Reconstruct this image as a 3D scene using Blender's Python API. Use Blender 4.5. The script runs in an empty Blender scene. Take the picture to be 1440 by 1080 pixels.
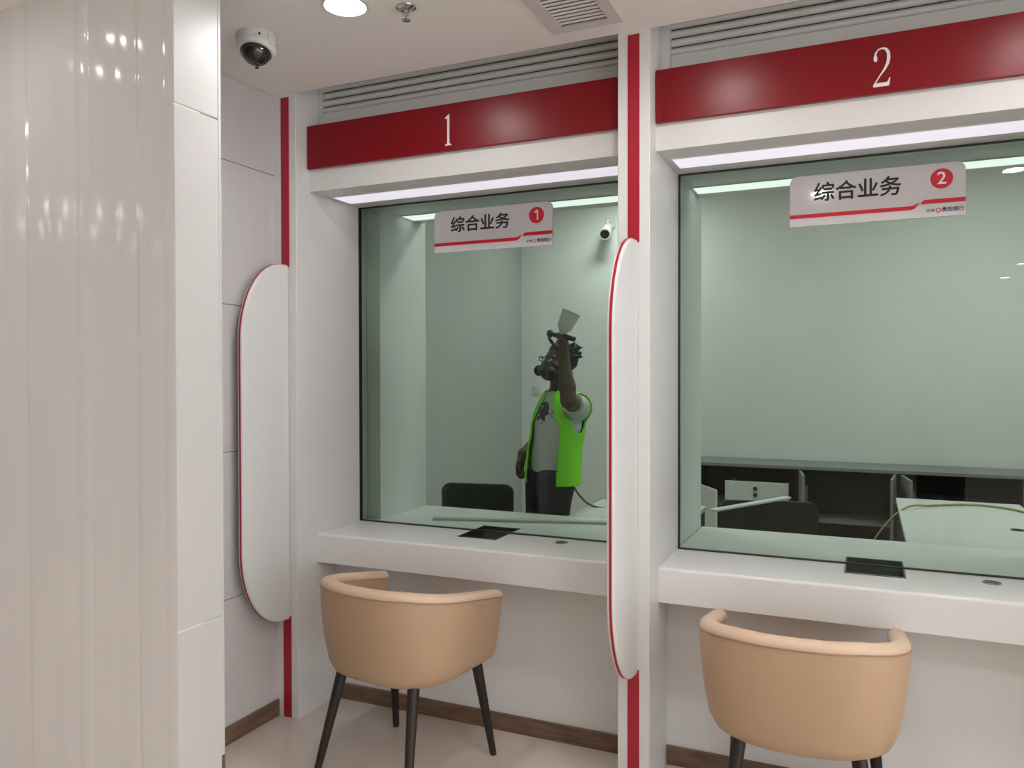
import bpy, bmesh, math, random
import numpy as np
from mathutils import Vector, Matrix
from mathutils.geometry import tessellate_polygon
random.seed(4)
S = bpy.context.scene
COL = S.collection
PI = math.pi

# ------------------------------------------------------------------ camera
cam_d = bpy.data.cameras.new('camera'); cam = bpy.data.objects.new('camera', cam_d); COL.objects.link(cam)
cam_d.sensor_width = 36.0; cam_d.lens = 1110.5 / 1440 * 36; cam_d.clip_start = 0.02; cam_d.clip_end = 60
YAW, PITCH, ROLL = 0.421599, 0.0134653, -0.0016667
_f = Vector((-math.sin(YAW)*math.cos(PITCH), math.cos(YAW)*math.cos(PITCH), -math.sin(PITCH)))
_r = Vector((math.cos(YAW), math.sin(YAW), 0)); _u = _r.cross(_f)
_r2 = math.cos(ROLL)*_r + math.sin(ROLL)*_u; _u2 = -math.sin(ROLL)*_r + math.cos(ROLL)*_u
M = Matrix(((_r2.x, _u2.x, -_f.x, 0), (_r2.y, _u2.y, -_f.y, 0), (_r2.z, _u2.z, -_f.z, 1.5), (0, 0, 0, 1)))
cam.matrix_world = M
S.camera = cam
# ------------------------------------------------------------------ world, lamps' strength, exposure
W = bpy.data.worlds.new('world'); S.world = W; W.use_nodes = True
W.node_tree.nodes['Background'].inputs[0].default_value = (0.90, 0.95, 1.0, 1)
W.node_tree.nodes['Background'].inputs[1].default_value = 3.0      # fill daylight through an invented opening at the right end of the hall
LAMP_HALL = 162.0        # ceiling downlights of the banking hall
LAMP_STAFF = 48.0        # unseen lamps behind the glass, one of them added to brighten the desk
LAMP_STRIP = 0.68       # dim strip above each window
S.view_settings.view_transform = 'Standard'; S.view_settings.look = 'None'
S.view_settings.gamma = 1.0; S.view_settings.use_curve_mapping = False
S.view_settings.exposure = 0.0
S.cycles.max_bounces = 10; S.cycles.diffuse_bounces = 5; S.cycles.glossy_bounces = 4
S.cycles.transparent_max_bounces = 12; S.cycles.caustics_reflective = False; S.cycles.sample_clamp_indirect = 4.0

# ------------------------------------------------------------------ materials
def principled(name, col, rough=0.5, metal=0.0, spec=0.5, coat=0.0, coat_rough=0.05, emit=None, es=0.0):
    m = bpy.data.materials.new(name); m.use_nodes = True
    b = m.node_tree.nodes['Principled BSDF']
    b.inputs['Base Color'].default_value = (*col, 1); b.inputs['Roughness'].default_value = rough
    b.inputs['Metallic'].default_value = metal; b.inputs['Specular IOR Level'].default_value = spec
    b.inputs['Coat Weight'].default_value = coat; b.inputs['Coat Roughness'].default_value = coat_rough
    if emit: b.inputs['Emission Color'].default_value = (*emit, 1); b.inputs['Emission Strength'].default_value = es
    return m
def mottled(name, a, b_, scale, rough, rvar=0.0, stretch=(1, 1, 1), detail=4, bump=0.0, spec=0.5, coat=0.0, metal=0.0):
    m = principled(name, a, rough, metal, spec, coat); nt = m.node_tree; N = nt.nodes; L = nt.links
    tc = N.new('ShaderNodeTexCoord'); mp = N.new('ShaderNodeMapping'); mp.inputs['Scale'].default_value = stretch
    no = N.new('ShaderNodeTexNoise'); no.inputs['Scale'].default_value = scale; no.inputs['Detail'].default_value = detail
    L.new(tc.outputs['Object'], mp.inputs[0]); L.new(mp.outputs[0], no.inputs['Vector'])
    rp = N.new('ShaderNodeValToRGB'); rp.color_ramp.elements[0].color = (*a, 1); rp.color_ramp.elements[1].color = (*b_, 1)
    rp.color_ramp.elements[0].position = 0.35; rp.color_ramp.elements[1].position = 0.65
    L.new(no.outputs['Fac'], rp.inputs[0]); L.new(rp.outputs[0], N['Principled BSDF'].inputs['Base Color'])
    if rvar:
        mr = N.new('ShaderNodeMapRange'); mr.inputs[3].default_value = rough - rvar; mr.inputs[4].default_value = rough + rvar
        L.new(no.outputs['Fac'], mr.inputs[0]); L.new(mr.outputs[0], N['Principled BSDF'].inputs['Roughness'])
    if bump:
        bp = N.new('ShaderNodeBump'); bp.inputs['Strength'].default_value = bump; bp.inputs['Distance'].default_value = 0.002
        L.new(no.outputs['Fac'], bp.inputs['Height']); L.new(bp.outputs[0], N['Principled BSDF'].inputs['Normal'])
    return m
def glassy(name, tint, rough=0.0, ior=1.5):
    m = bpy.data.materials.new(name); m.use_nodes = True; nt = m.node_tree; N = nt.nodes; L = nt.links
    N.remove(N['Principled BSDF'])
    t = N.new('ShaderNodeBsdfTransparent'); t.inputs[0].default_value = (*tint, 1)
    g = N.new('ShaderNodeBsdfGlossy'); g.inputs['Roughness'].default_value = rough
    f = N.new('ShaderNodeFresnel'); f.inputs[0].default_value = ior
    x = N.new('ShaderNodeMixShader')
    L.new(f.outputs[0], x.inputs[0]); L.new(t.outputs[0], x.inputs[1]); L.new(g.outputs[0], x.inputs[2])
    L.new(x.outputs[0], N['Material Output'].inputs[0]); return m

MAT = {
 'paint': mottled('white lacquer panel', (0.755, 0.74, 0.725), (0.765, 0.75, 0.735), 2.0, 0.38, 0.02),
 'ceiling': mottled('matt ceiling paint', (0.90, 0.865, 0.83), (0.91, 0.875, 0.84), 1.5, 0.85),
 'wallpaint': mottled('matt wall paint', (0.72, 0.72, 0.72), (0.75, 0.75, 0.75), 1.5, 0.8),
 'staffwall_shade': mottled('wall paint darkened as shade', (0.40, 0.41, 0.40), (0.43, 0.44, 0.43), 1.5, 0.8),  # left staff wall only: its dimmer light is put into a darker colour
 'hallwall': mottled('hall wall paint', (0.60, 0.58, 0.56), (0.63, 0.61, 0.59), 1.5, 0.7),
 'tile': mottled('white wall tile', (0.62, 0.59, 0.58), (0.65, 0.62, 0.605), 2.5, 0.25, 0.05),
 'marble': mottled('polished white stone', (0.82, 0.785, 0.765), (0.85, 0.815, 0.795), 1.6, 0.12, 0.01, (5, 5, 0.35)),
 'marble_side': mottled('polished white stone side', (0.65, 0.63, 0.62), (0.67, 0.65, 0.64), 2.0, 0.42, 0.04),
 'grout': principled('pale grout', (0.42, 0.39, 0.37), 0.9),
 'floor': mottled('cream polished floor', (0.64, 0.57, 0.51), (0.68, 0.61, 0.545), 2.2, 0.22, 0.05),
 'skirt': mottled('brown wood skirting', (0.12, 0.065, 0.045), (0.20, 0.12, 0.08), 6.0, 0.4, 0.05, (1, 1, 9)),
 'red': mottled('red lacquer sign', (0.21, 0.0025, 0.007), (0.22, 0.003, 0.008), 2.0, 0.30, 0.0, spec=0.3),
 'redstrip': principled('red strip', (0.38, 0.010, 0.03), 0.35),
 'redprint': principled('red print', (0.60, 0.012, 0.03), 0.3),
 'numeral': principled('white numeral', (0.88, 0.86, 0.86), 0.4),
 'acrylic': principled('white acrylic', (0.63, 0.60, 0.60), 0.08, coat=0.6, coat_rough=0.02),
 'blackprint': principled('black print', (0.012, 0.012, 0.014), 0.35),
 'navyprint': principled('dark blue print', (0.03, 0.03, 0.07), 0.4),
 'solid': mottled('solid surface worktop', (0.79, 0.775, 0.765), (0.80, 0.785, 0.775), 3.0, 0.28, 0.0),
 'shutter': mottled('grey aluminium slat', (0.74, 0.725, 0.70), (0.78, 0.765, 0.74), 4.0, 0.42, 0.02, (0.3, 4, 4)),
 'dark': principled('dark gap', (0.012, 0.012, 0.012), 0.8),
 'gasket': principled('black gasket', (0.01, 0.015, 0.012), 0.5),
 'glass': glassy('green tinted safety glass', (0.85, 0.92, 0.86), 0.0, 1.34),
 'led': principled('strip diffuser', (0.8, 0.78, 0.82), 0.5, emit=(0.92, 0.88, 1.0), es=LAMP_STRIP),
 'glow_inner': principled('added inner strip glow', (0.8, 0.78, 0.82), 0.5, emit=(0.95, 1.0, 1.0), es=LAMP_STRIP*1.45),  # glow of the strips added behind the glass
 'lamp': principled('lamp diffuser', (0.9, 0.9, 0.9), 0.5, emit=(1.0, 0.985, 0.97), es=LAMP_HALL),
 'lamp_staff': principled('staff lamp diffuser', (0.9, 0.9, 0.9), 0.5, emit=(0.96, 1.0, 0.99), es=LAMP_STAFF),
 'whiteplastic': principled('white plastic', (0.66, 0.63, 0.61), 0.4),
 'blackdome': principled('smoked dome', (0.01, 0.011, 0.009), 0.06, coat=0.5),
 'chrome': principled('chrome', (0.55, 0.53, 0.5), 0.2, 1.0),
 'greymetal': mottled('brushed steel', (0.20, 0.21, 0.20), (0.30, 0.31, 0.29), 8.0, 0.32, 0.06, (1, 12, 12), metal=0.8),
 'darkmetal': mottled('dark steel tray', (0.035, 0.037, 0.035), (0.06, 0.062, 0.06), 6.0, 0.35, 0.05, metal=0.5),
 'leather': mottled('cream leather', (0.475, 0.315, 0.198), (0.50, 0.333, 0.21), 3.0, 0.42, 0.05, bump=0.02),
 'rim': mottled('leather band painted lit', (0.64, 0.455, 0.325), (0.66, 0.475, 0.34), 3.0, 0.42, 0.05),  # same leather as the shell; light from above painted in as a paler colour
 'seam': principled('stitched seam', (0.36, 0.22, 0.14), 0.7),
 'wenge': mottled('dark stained wood', (0.012, 0.006, 0.004), (0.028, 0.014, 0.010), 5.0, 0.5, 0.05, (6, 6, 0.6)),
 'mesh': mottled('black mesh fabric', (0.012, 0.012, 0.013), (0.022, 0.022, 0.024), 60.0, 0.7),
 'blackplastic': principled('black plastic', (0.01, 0.01, 0.011), 0.45),
 'carcass': mottled('dark cabinet board', (0.012, 0.012, 0.012), (0.018, 0.017, 0.017), 3.0, 0.6),
 'carcass_brown': mottled('dark brown cabinet board', (0.03, 0.018, 0.016), (0.04, 0.026, 0.023), 3.0, 0.6),
 'cabgrey': principled('grey board edge', (0.22, 0.22, 0.215), 0.5),
 'cabwhite': principled('white melamine', (0.66, 0.66, 0.655), 0.4),
 'desk': mottled('staff desk laminate', (0.60, 0.60, 0.59), (0.64, 0.64, 0.63), 3.0, 0.35, 0.05),
 'skin': mottled('dark skin', (0.075, 0.042, 0.030), (0.09, 0.052, 0.037), 8.0, 0.55),
 'skin_light': mottled('light skin', (0.50, 0.31, 0.23), (0.54, 0.34, 0.25), 8.0, 0.55),
 'hair': principled('black hair', (0.008, 0.008, 0.009), 0.6),
 'vest': mottled('lime safety vest', (0.20, 0.72, 0.02), (0.26, 0.80, 0.03), 3.0, 0.65),
 'trim': principled('dark vest trim', (0.02, 0.035, 0.02), 0.7),
 'pants': mottled('dark navy trousers', (0.006, 0.008, 0.016), (0.010, 0.012, 0.022), 6.0, 0.85),
 'mask': principled('black rubber', (0.010, 0.013, 0.012), 0.5),
 'cup': principled('milky cup', (0.62, 0.62, 0.58), 0.35),
 'eye': principled('eye', (0.5, 0.5, 0.48), 0.2),
 'hose': principled('dull green hose', (0.10, 0.11, 0.06), 0.5),
 'hose_yellow': principled('dull yellow hose', (0.30, 0.26, 0.08), 0.5),
 'ledtext': principled('lit dots', (0.3, 0.35, 0.5), 0.5, emit=(0.75, 0.85, 1.0), es=6.0),
}
def beam(mat, power):          # a downlight sends more light straight down than sideways
    nt = MAT[mat].node_tree; N = nt.nodes; L = nt.links; b = N['Principled BSDF']
    g = N.new('ShaderNodeNewGeometry'); d = N.new('ShaderNodeVectorMath'); d.operation = 'DOT_PRODUCT'
    L.new(g.outputs['Normal'], d.inputs[0]); L.new(g.outputs['Incoming'], d.inputs[1])
    a = N.new('ShaderNodeMath'); a.operation = 'ABSOLUTE'; L.new(d.outputs['Value'], a.inputs[0])
    p = N.new('ShaderNodeMath'); p.operation = 'POWER'; p.inputs[1].default_value = 0.6; L.new(a.outputs[0], p.inputs[0])
    m = N.new('ShaderNodeMath'); m.operation = 'MULTIPLY'; m.inputs[1].default_value = power; L.new(p.outputs[0], m.inputs[0])
    L.new(m.outputs[0], b.inputs['Emission Strength'])
beam('lamp', LAMP_HALL)
def shirt_material():
    m = principled('grey white tee shirt', (0.50, 0.50, 0.49), 0.85); nt = m.node_tree; N = nt.nodes; L = nt.links
    tc = N.new('ShaderNodeTexCoord'); no = N.new('ShaderNodeTexNoise'); no.inputs['Scale'].default_value = 34; no.inputs['Detail'].default_value = 2
    L.new(tc.outputs['Object'], no.inputs['Vector'])
    ds = N.new('ShaderNodeVectorMath'); ds.operation = 'DISTANCE'; ds.inputs[1].default_value = PRINT_AT
    L.new(tc.outputs['Object'], ds.inputs[0])
    a = N.new('ShaderNodeMath'); a.operation = 'MULTIPLY_ADD'; a.inputs[1].default_value = -7.0; a.inputs[2].default_value = 0.95
    L.new(ds.outputs['Value'], a.inputs[0])
    mn = N.new('ShaderNodeMath'); mn.operation = 'SUBTRACT'; L.new(a.outputs[0], mn.inputs[0]); L.new(no.outputs['Fac'], mn.inputs[1])
    g = N.new('ShaderNodeMath'); g.operation = 'GREATER_THAN'; g.inputs[1].default_value = 0.0; L.new(mn.outputs[0], g.inputs[0])
    mx = N.new('ShaderNodeMix'); mx.data_type = 'RGBA'; mx.inputs[6].default_value = (0.50, 0.50, 0.49, 1); mx.inputs[7].default_value = (0.02, 0.02, 0.035, 1)
    L.new(g.outputs[0], mx.inputs[0]); L.new(mx.outputs[2], N['Principled BSDF'].inputs['Base Color'])
    return m

# ------------------------------------------------------------------ mesh helpers
class MB:
    def __init__(s): s.v = []; s.f = []; s.m = []
    def add(s, v, f, mi=0):
        n = len(s.v); s.v += [tuple(p) for p in v]; s.f += [tuple(i+n for i in q) for q in f]; s.m += [mi]*len(f); return s
    def box(s, x0, x1, y0, y1, z0, z1, mi=0, r=0.0, seg=2):
        bm = bmesh.new(); bmesh.ops.create_cube(bm, size=1)
        for q in bm.verts: q.co = Vector(((x0+x1)/2+q.co.x*(x1-x0), (y0+y1)/2+q.co.y*(y1-y0), (z0+z1)/2+q.co.z*(z1-z0)))
        if r: bmesh.ops.bevel(bm, geom=bm.edges[:], offset=r, segments=seg, affect='EDGES', profile=0.5)
        bm.verts.index_update(); s.add([q.co for q in bm.verts], [[q.index for q in f.verts] for f in bm.faces], mi); bm.free(); return s
    def prism(s, pts, axis, a, b, mi=0):      # closed outline pts extruded along an axis from a to b
        def P(p, t): return (t, p[0], p[1]) if axis == 0 else (p[0], t, p[1]) if axis == 1 else (p[0], p[1], t)
        n = len(pts); v = [P(p, a) for p in pts] + [P(p, b) for p in pts]
        f = [tuple(range(n))[::-1], tuple(range(n, 2*n))] + [(i, (i+1) % n, n+(i+1) % n, n+i) for i in range(n)]
        return s.add(v, f, mi)
    def rings(s, rings, cap0=True, cap1=True, mi=0, loop=True):
        n = len(rings[0]); v = [p for r in rings for p in r]; f = []
        for i in range(len(rings)-1):
            for j in range(n if loop else n-1):
                k = (j+1) % n; f.append((i*n+j, i*n+k, (i+1)*n+k, (i+1)*n+j))
        if cap0: f.append(tuple(range(n))[::-1])
        if cap1: f.append(tuple((len(rings)-1)*n+j for j in range(n)))
        return s.add(v, f, mi)
    def lathe(s, prof, c=(0, 0, 0), n=32, R=None, mi=0, caps=True):   # prof: (r, z)
        rs = []
        for r, z in prof:
            ring = []
            for j in range(n):
                a = 2*PI*j/n; p = Vector((max(r, 1e-5)*math.cos(a), max(r, 1e-5)*math.sin(a), z))
                if R: p = R @ p
                ring.append(tuple(p + Vector(c)))
            rs.append(ring)
        return s.rings(rs, caps, caps, mi)
    def tube(s, pts, rad, n=10, mi=0):
        pts = [Vector(p) for p in pts]; rr = rad if isinstance(rad, (list, tuple)) else [rad]*len(pts); rs = []
        t = (pts[1]-pts[0]).normalized(); u = t.orthogonal().normalized()
        for i, p in enumerate(pts):
            t = (pts[min(i+1, len(pts)-1)]-pts[max(i-1, 0)]).normalized(); u = (u-t*u.dot(t)).normalized(); w = t.cross(u)
            rs.append([tuple(p+rr[i]*(math.cos(2*PI*j/n)*u+math.sin(2*PI*j/n)*w)) for j in range(n)])
        return s.rings(rs, True, True, mi)
    def build(s, name, mats, parent=None, smooth=None, loc=None):
        me = bpy.data.meshes.new(name); me.from_pydata(s.v, [], s.f)
        if not isinstance(mats, (list, tuple)): mats = [mats]
        for m in mats: me.materials.append(MAT[m] if isinstance(m, str) else m)
        me.polygons.foreach_set('material_index', s.m)
        bm = bmesh.new(); bm.from_mesh(me); bmesh.ops.recalc_face_normals(bm, faces=bm.faces[:])
        if smooth is not None:
            for f in bm.faces: f.smooth = True
            for e in bm.edges: e.smooth = not (len(e.link_faces) == 2 and e.calc_face_angle(0) > smooth)
        bm.to_mesh(me); bm.free()
        o = bpy.data.objects.new(name, me); COL.objects.link(o)
        if loc: o.location = loc
        if parent: o.parent = parent
        return o
def catmull(pts, n=8):
    P = [Vector(p) for p in pts]; P = [2*P[0]-P[1]]+P+[2*P[-1]-P[-2]]; out = []
    for i in range(1, len(P)-2):
        a, b, c, d = P[i-1:i+3]
        for k in range(n):
            t = k/n; out.append(0.5*((2*b)+(c-a)*t+(2*a-5*b+4*c-d)*t*t+(3*b-a-3*c+d)*t**3))
    return out+[P[-2]]
def tag(o, label=None, cat=None, group=None, kind=None):
    if label: o['label'] = label
    if cat: o['category'] = cat
    if group: o['group'] = group
    if kind: o['kind'] = kind
    return o
def empty(name, loc=(0, 0, 0), rz=0.0, **k):
    o = bpy.data.objects.new(name, None); COL.objects.link(o); o.location = loc; o.rotation_euler = (0, 0, rz); o.empty_display_size = 0.05
    return tag(o, **k)
def copy_tree(o, parent=None):
    c = o.copy(); COL.objects.link(c); c.parent = parent
    for ch in [q for q in list(COL.objects) if q.parent == o]: copy_tree(ch, c)
    return c
def structure(o): o['kind'] = 'structure'; return o
def text_mesh(body, size, name, mat, parent, loc, rot=(PI/2, 0, 0), extrude=0.0006, bold=0.0, sx=1.0, align='CENTER'):
    cu = bpy.data.curves.new('text', 'FONT'); cu.body = body; cu.size = size; cu.extrude = extrude
    cu.align_x = align; cu.align_y = 'CENTER'; cu.resolution_u = 4
    t = bpy.data.objects.new('text', cu); COL.objects.link(t)
    dg = bpy.context.evaluated_depsgraph_get(); dg.update()
    me = bpy.data.meshes.new_from_object(t.evaluated_get(dg)); bpy.data.objects.remove(t)
    for q in me.vertices: q.co.x *= sx
    if bold:                       # heavier strokes: the same outlines set again a hair to each side
        b0 = bmesh.new()
        for k, (dx, dy) in enumerate(((0, 0), (bold, 0), (-bold, 0), (0, bold), (0, -bold))):
            n0 = len(b0.verts); b0.from_mesh(me); b0.verts.ensure_lookup_table()
            for q in b0.verts[n0:]: q.co += Vector((dx, dy, 0.00004*k))
        b0.to_mesh(me); b0.free()
    me.materials.clear(); me.materials.append(MAT[mat])
    o = bpy.data.objects.new(name, me); COL.objects.link(o); o.parent = parent; o.location = loc; o.rotation_euler = rot
    return o

# ================================================================== STRUCTURE
CZ = 2.705                      # ceiling height of the hall
YF, YS, YC, YK, YG = 2.73, 2.82, 2.86, 3.00, 3.19    # pilaster front, fascia, counter front, knee wall, glass
P1, P2, P3 = -2.2995, -0.752, 0.7955; HW = 0.058     # pilaster centres, half width
BAYS = [(P1+HW, P2-HW), (P2+HW, P3-HW)]
XL, XR, YB = -6.5, 4.4, -6.5
structure(MB().box(XL-0.2, XR+0.2, YB-0.2, 7.0, -0.1, 0.0).build('floor', 'floor'))
structure(MB().box(XL-0.2, XR+0.2, YB-0.2, YF, CZ, CZ+0.06).build('ceiling', 'ceiling'))
structure(MB().box(XL-0.2, XL, YB, 1.89, 0, CZ).build('wall_west', 'hallwall'))
structure(MB().box(XL-0.2, XR+0.2, YB-0.2, YB, 0, CZ).build('wall_rear', 'hallwall'))
structure(MB().box(XR, XR+0.2, YB, -5.6, 0, CZ).box(XR, XR+0.2, 2.2, YF+0.6, 0, CZ).box(XR, XR+0.2, -5.6, 2.2, 0, 0.10).box(XR, XR+0.2, -5.6, 2.2, 2.5, CZ).build('wall_right', 'hallwall'))  # the gap left in this wall is invented, to let fill light in
w = structure(empty('window_3', (XR+0.1, -1.7, 0.1)))  # made-up opening without panes, added to brighten the hall
for k in range(7): MB().box(-0.04, 0.04, -3.9+1.3*k-0.025, -3.9+1.3*k+0.025, 0.0, 2.4).build('opening_bar', 'greymetal', w)

# left wall beside the windows: backing with tiles as pieces
XW = -2.357
wl = structure(MB().box(XW-0.12, XW-0.012, 1.892, YF+0.41, 0, CZ+0.36).build('wall_left', 'grout'))
zs = [0.0, 0.585, 1.183, 1.781, 2.362, CZ]
for i in range(5):
    for y0, y1 in ((1.894, 2.2), (2.2, YF+0.02)):
        MB().box(XW-0.012, XW, y0+0.001, y1-0.001, zs[i]+0.0012, zs[i+1]-0.0012, r=0.0012, seg=1).build('tile', 'tile', wl)
structure(MB().box(XW, XW+0.012, 1.894, YF-0.0, 0, 0.072, r=0.002, seg=1).build('baseboard_left', 'skirt'))

# front wall: lintels, knee walls, recess lid and the part right of the third pilaster
for n, (a, b) in enumerate(BAYS):
    wf = MB().box(a, b, YS, 3.26, 2.30, 2.585)
    q = ((-2.169, P2-0.046), (P2+0.053, P3-0.046))[n]; wf.box(q[0], q[1], 3.262, 3.66, 2.30, 2.62)
    structure(wf.build('wall_lintel', 'paint'))
    structure(MB().box(a, b, YK, 3.26, 0.0, 0.6545).build('wall_knee', 'paint'))
structure(MB().box(XW-0.1, P3+HW, YF+0.30, 3.26, 2.96, 3.02).build('trim_2', 'paint'))
structure(MB().box(P3+HW, XR+0.2, YF, 3.26, 0.0, 3.02).build('wall_front', 'paint'))
structure(MB().box(XW-0.1, P3+HW+0.1, YF-0.06, 3.26, 3.02, 3.06).box(XW-0.3, P3+HW+0.1, YF-0.06, YF-0.001, CZ+0.0605, 3.02).box(XW-0.1, P3+HW+0.1, 3.20, 3.26, 2.63, 3.02).build('trim_1', 'paint'))
for i, (a, b) in enumerate(BAYS):
    structure(MB().box(a, b, YK-0.012, YK, 0.0, 0.072, r=0.002, seg=1).build('baseboard_front' if i == 0 else 'baseboard_front', 'skirt'))

# staff room behind the glass
SX0, SX1, SY1, SZ = -2.82, 2.6, 6.5, 2.98
structure(MB().box(SX0-0.1, SX1+0.1, SY1, SY1+0.1, 0, SZ).build('wall_back', 'wallpaint'))
structure(MB().box(SX0-0.1, SX0, 3.26, SY1, 0, SZ).build('wall_staff_left', 'staffwall_shade'))
structure(MB().box(SX1, SX1+0.1, 3.26, SY1, 0, SZ).build('wall_staff_right', 'wallpaint'))
structure(MB().box(SX0-0.1, SX1+0.1, 3.26, SY1+0.1, SZ, SZ+0.05).build('ceiling_staff', 'ceiling'))
structure(MB().box(SX0-0.1, XW+0.03, 3.14, 3.26, 0, SZ).box(XW+0.03, -2.17, 3.262, 3.70, 0, SZ).build('wall_partition_left', 'wallpaint'))
structure(MB().box(P2-0.045, P2+0.052, 3.262, 3.71, 0, SZ).build('wall_partition_middle', 'wallpaint'))
structure(MB().box(P3-0.045, P3+0.052, 3.262, 3.71, 0, SZ).build('wall_partition_right', 'wallpaint'))

# windows: pane and gasket
for i, (a, b) in enumerate(BAYS):
    w = structure(empty('window_%d' % (i+1), ((a+b)/2, YG, 0.787)))
    pane = MB().box(a+0.006, b-0.006, YG, YG+0.012, 0.791, 2.296).build('glass_pane', 'glass'); pane.parent = w; pane.matrix_parent_inverse = Matrix.Translation(w.location).inverted()
    g = MB()
    for q in ((a+0.0005, a+0.006, 0.7875, 2.2995), (b-0.006, b-0.0005, 0.7875, 2.2995)): g.box(q[0], q[1], YG-0.003, YG+0.015, q[2], q[3])
    g.box(a+0.006, b-0.006, YG-0.003, YG+0.015, 2.2955, 2.2995).box(a+0.006, b-0.006, YG-0.003, YG+0.015, 0.7875, 0.7915)
    g = g.build('gasket', 'gasket'); g.parent = w; g.matrix_parent_inverse = Matrix.Translation(w.location).inverted()

# ================================================================== PILASTERS, DIVIDERS
def pilaster(x, label):
    t = empty('pilaster', (x, YF, 0), label=label, cat='pilaster', group='white pilasters with a red strip')
    MB().box(-HW, HW, 0, 0.53, 0, CZ+0.25, r=0.002, seg=1).build('column_shaft', 'paint', t)
    for z0, z1 in ((0.001, 0.445), (1.962, CZ-0.012)): MB().box(-0.021, 0.021, -0.0025, 0.004, z0, z1).build('red_strip', 'redstrip', t)
pilaster(P1, 'white pilaster with a red strip left of the first window')
pilaster(P2, 'white pilaster with a red strip between the two windows')
pilaster(P3, 'white pilaster with a red strip right of the second window')
DF = 0.28      # how far the divider stands out
def divider_outline(g, n=20):
    o = [(-0.0035, 1.97-g)]
    for k in range(n+1):
        a = PI/2*k/n; o.append((-0.03-(DF-0.03-g)*math.sin(a), 1.63+(0.34-g)*math.cos(a)))
    for k in range(n+1):
        a = PI/2*k/n; o.append((-0.03-(DF-0.03-g)*math.cos(a), 0.77-(0.337-g)*math.sin(a)))
    o.append((-0.0035, 0.433+g)); return o
def side_panel(x0, x1, mat, name, parent):
    s = 1 if x1 > x0 else -1; lay = [(x0, 0.0), (x1-s*0.007, 0.0), (x1-s*0.004, 0.0012), (x1-s*0.0013, 0.004), (x1, 0.009)]
    rings = [[(x, p[0], p[1]) for p in divider_outline(g)] for x, g in lay]
    return MB().rings(rings).build(name, mat, parent, smooth=0.6)
def divider(x, label):
    t = empty('privacy_divider', (x, YF, 0), label=label, cat='divider', group='rounded dividers on the pilasters')
    side_panel(0.0045, 0.0145, 'paint', 'side_panel', t); side_panel(-0.0045, -0.0145, 'paint', 'side_panel', t)
    MB().prism(divider_outline(-0.001), 0, -0.0045, 0.0045).build('red_core', 'redstrip', t)
divider(P1, 'rounded white divider with a red edge line left of the first window')
divider(P2, 'rounded white divider with a red edge line between the two windows')
divider(P3, 'rounded white divider with a red edge line right of the second window')

# ================================================================== STONE COLUMN at the left
def stone_column():
    x1, x0, y0, y1 = -1.843, -6.5, 1.706, 1.89
    t = empty('stone_column', (x1, y0, 0), label='glossy white stone column in the left foreground with ribbed front', cat='column')
    W_ = x0-x1+0.002; pts = [(-0.002, 0.0)]; last = pts[0]
    ribs = [(-0.045, 0.0008), (-0.150, 0.0006), (-0.155, 0.0026), (-0.245, 0.0022), (-0.365, 0.0024), (-0.370, 0.0), (-0.42, 0.0006), (-0.54, 0.0), (-0.648, 0.0006), (-0.655, 0.0034),
            (-0.78, 0.003), (-0.90, 0.003), (-0.906, 0.0), (-1.05, 0.0), (-1.056, 0.003), (-1.25, 0.003), (-1.256, 0.0), (-1.50, 0.0), (W_, 0.0)]
    for px, py in ribs:        # gentle waves between the upright steps
        d = abs(px-last[0])
        if d > 0.02:
            for k in range(1, 12):
                q = k/12; pts.append((last[0]+(px-last[0])*q, last[1]+(py-last[1])*q-0.0014*math.sin(PI*q)))
        pts.append((px, py)); last = (px, py)
    ol = pts + [(W_, 0.1), (-0.002, 0.1)]
    MB().prism(ol, 2, 0.072, CZ).build('front_panel', 'marble', t, smooth=0.5)
    MB().box(W_, -0.012, 0.10, y1-y0, 0.0, CZ).build('core', 'grout', t)
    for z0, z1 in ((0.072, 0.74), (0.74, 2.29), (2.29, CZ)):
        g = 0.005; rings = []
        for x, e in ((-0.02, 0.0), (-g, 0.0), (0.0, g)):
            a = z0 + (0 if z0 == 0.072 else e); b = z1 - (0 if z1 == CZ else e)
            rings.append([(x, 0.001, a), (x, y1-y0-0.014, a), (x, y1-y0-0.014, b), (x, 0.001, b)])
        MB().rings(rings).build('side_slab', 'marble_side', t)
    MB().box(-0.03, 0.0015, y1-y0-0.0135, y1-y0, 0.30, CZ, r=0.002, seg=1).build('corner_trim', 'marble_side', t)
    MB().box(-0.03, 0.0005, y1-y0-0.0135, y1-y0, 0.0, 0.2995).build('corner_base', 'skirt', t)
    MB().box(W_, 0.0, 0.0, y1-y0-0.0140, 0.0, 0.071, r=0.002, seg=1).build('plinth', 'skirt', t)
stone_column()

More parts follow.
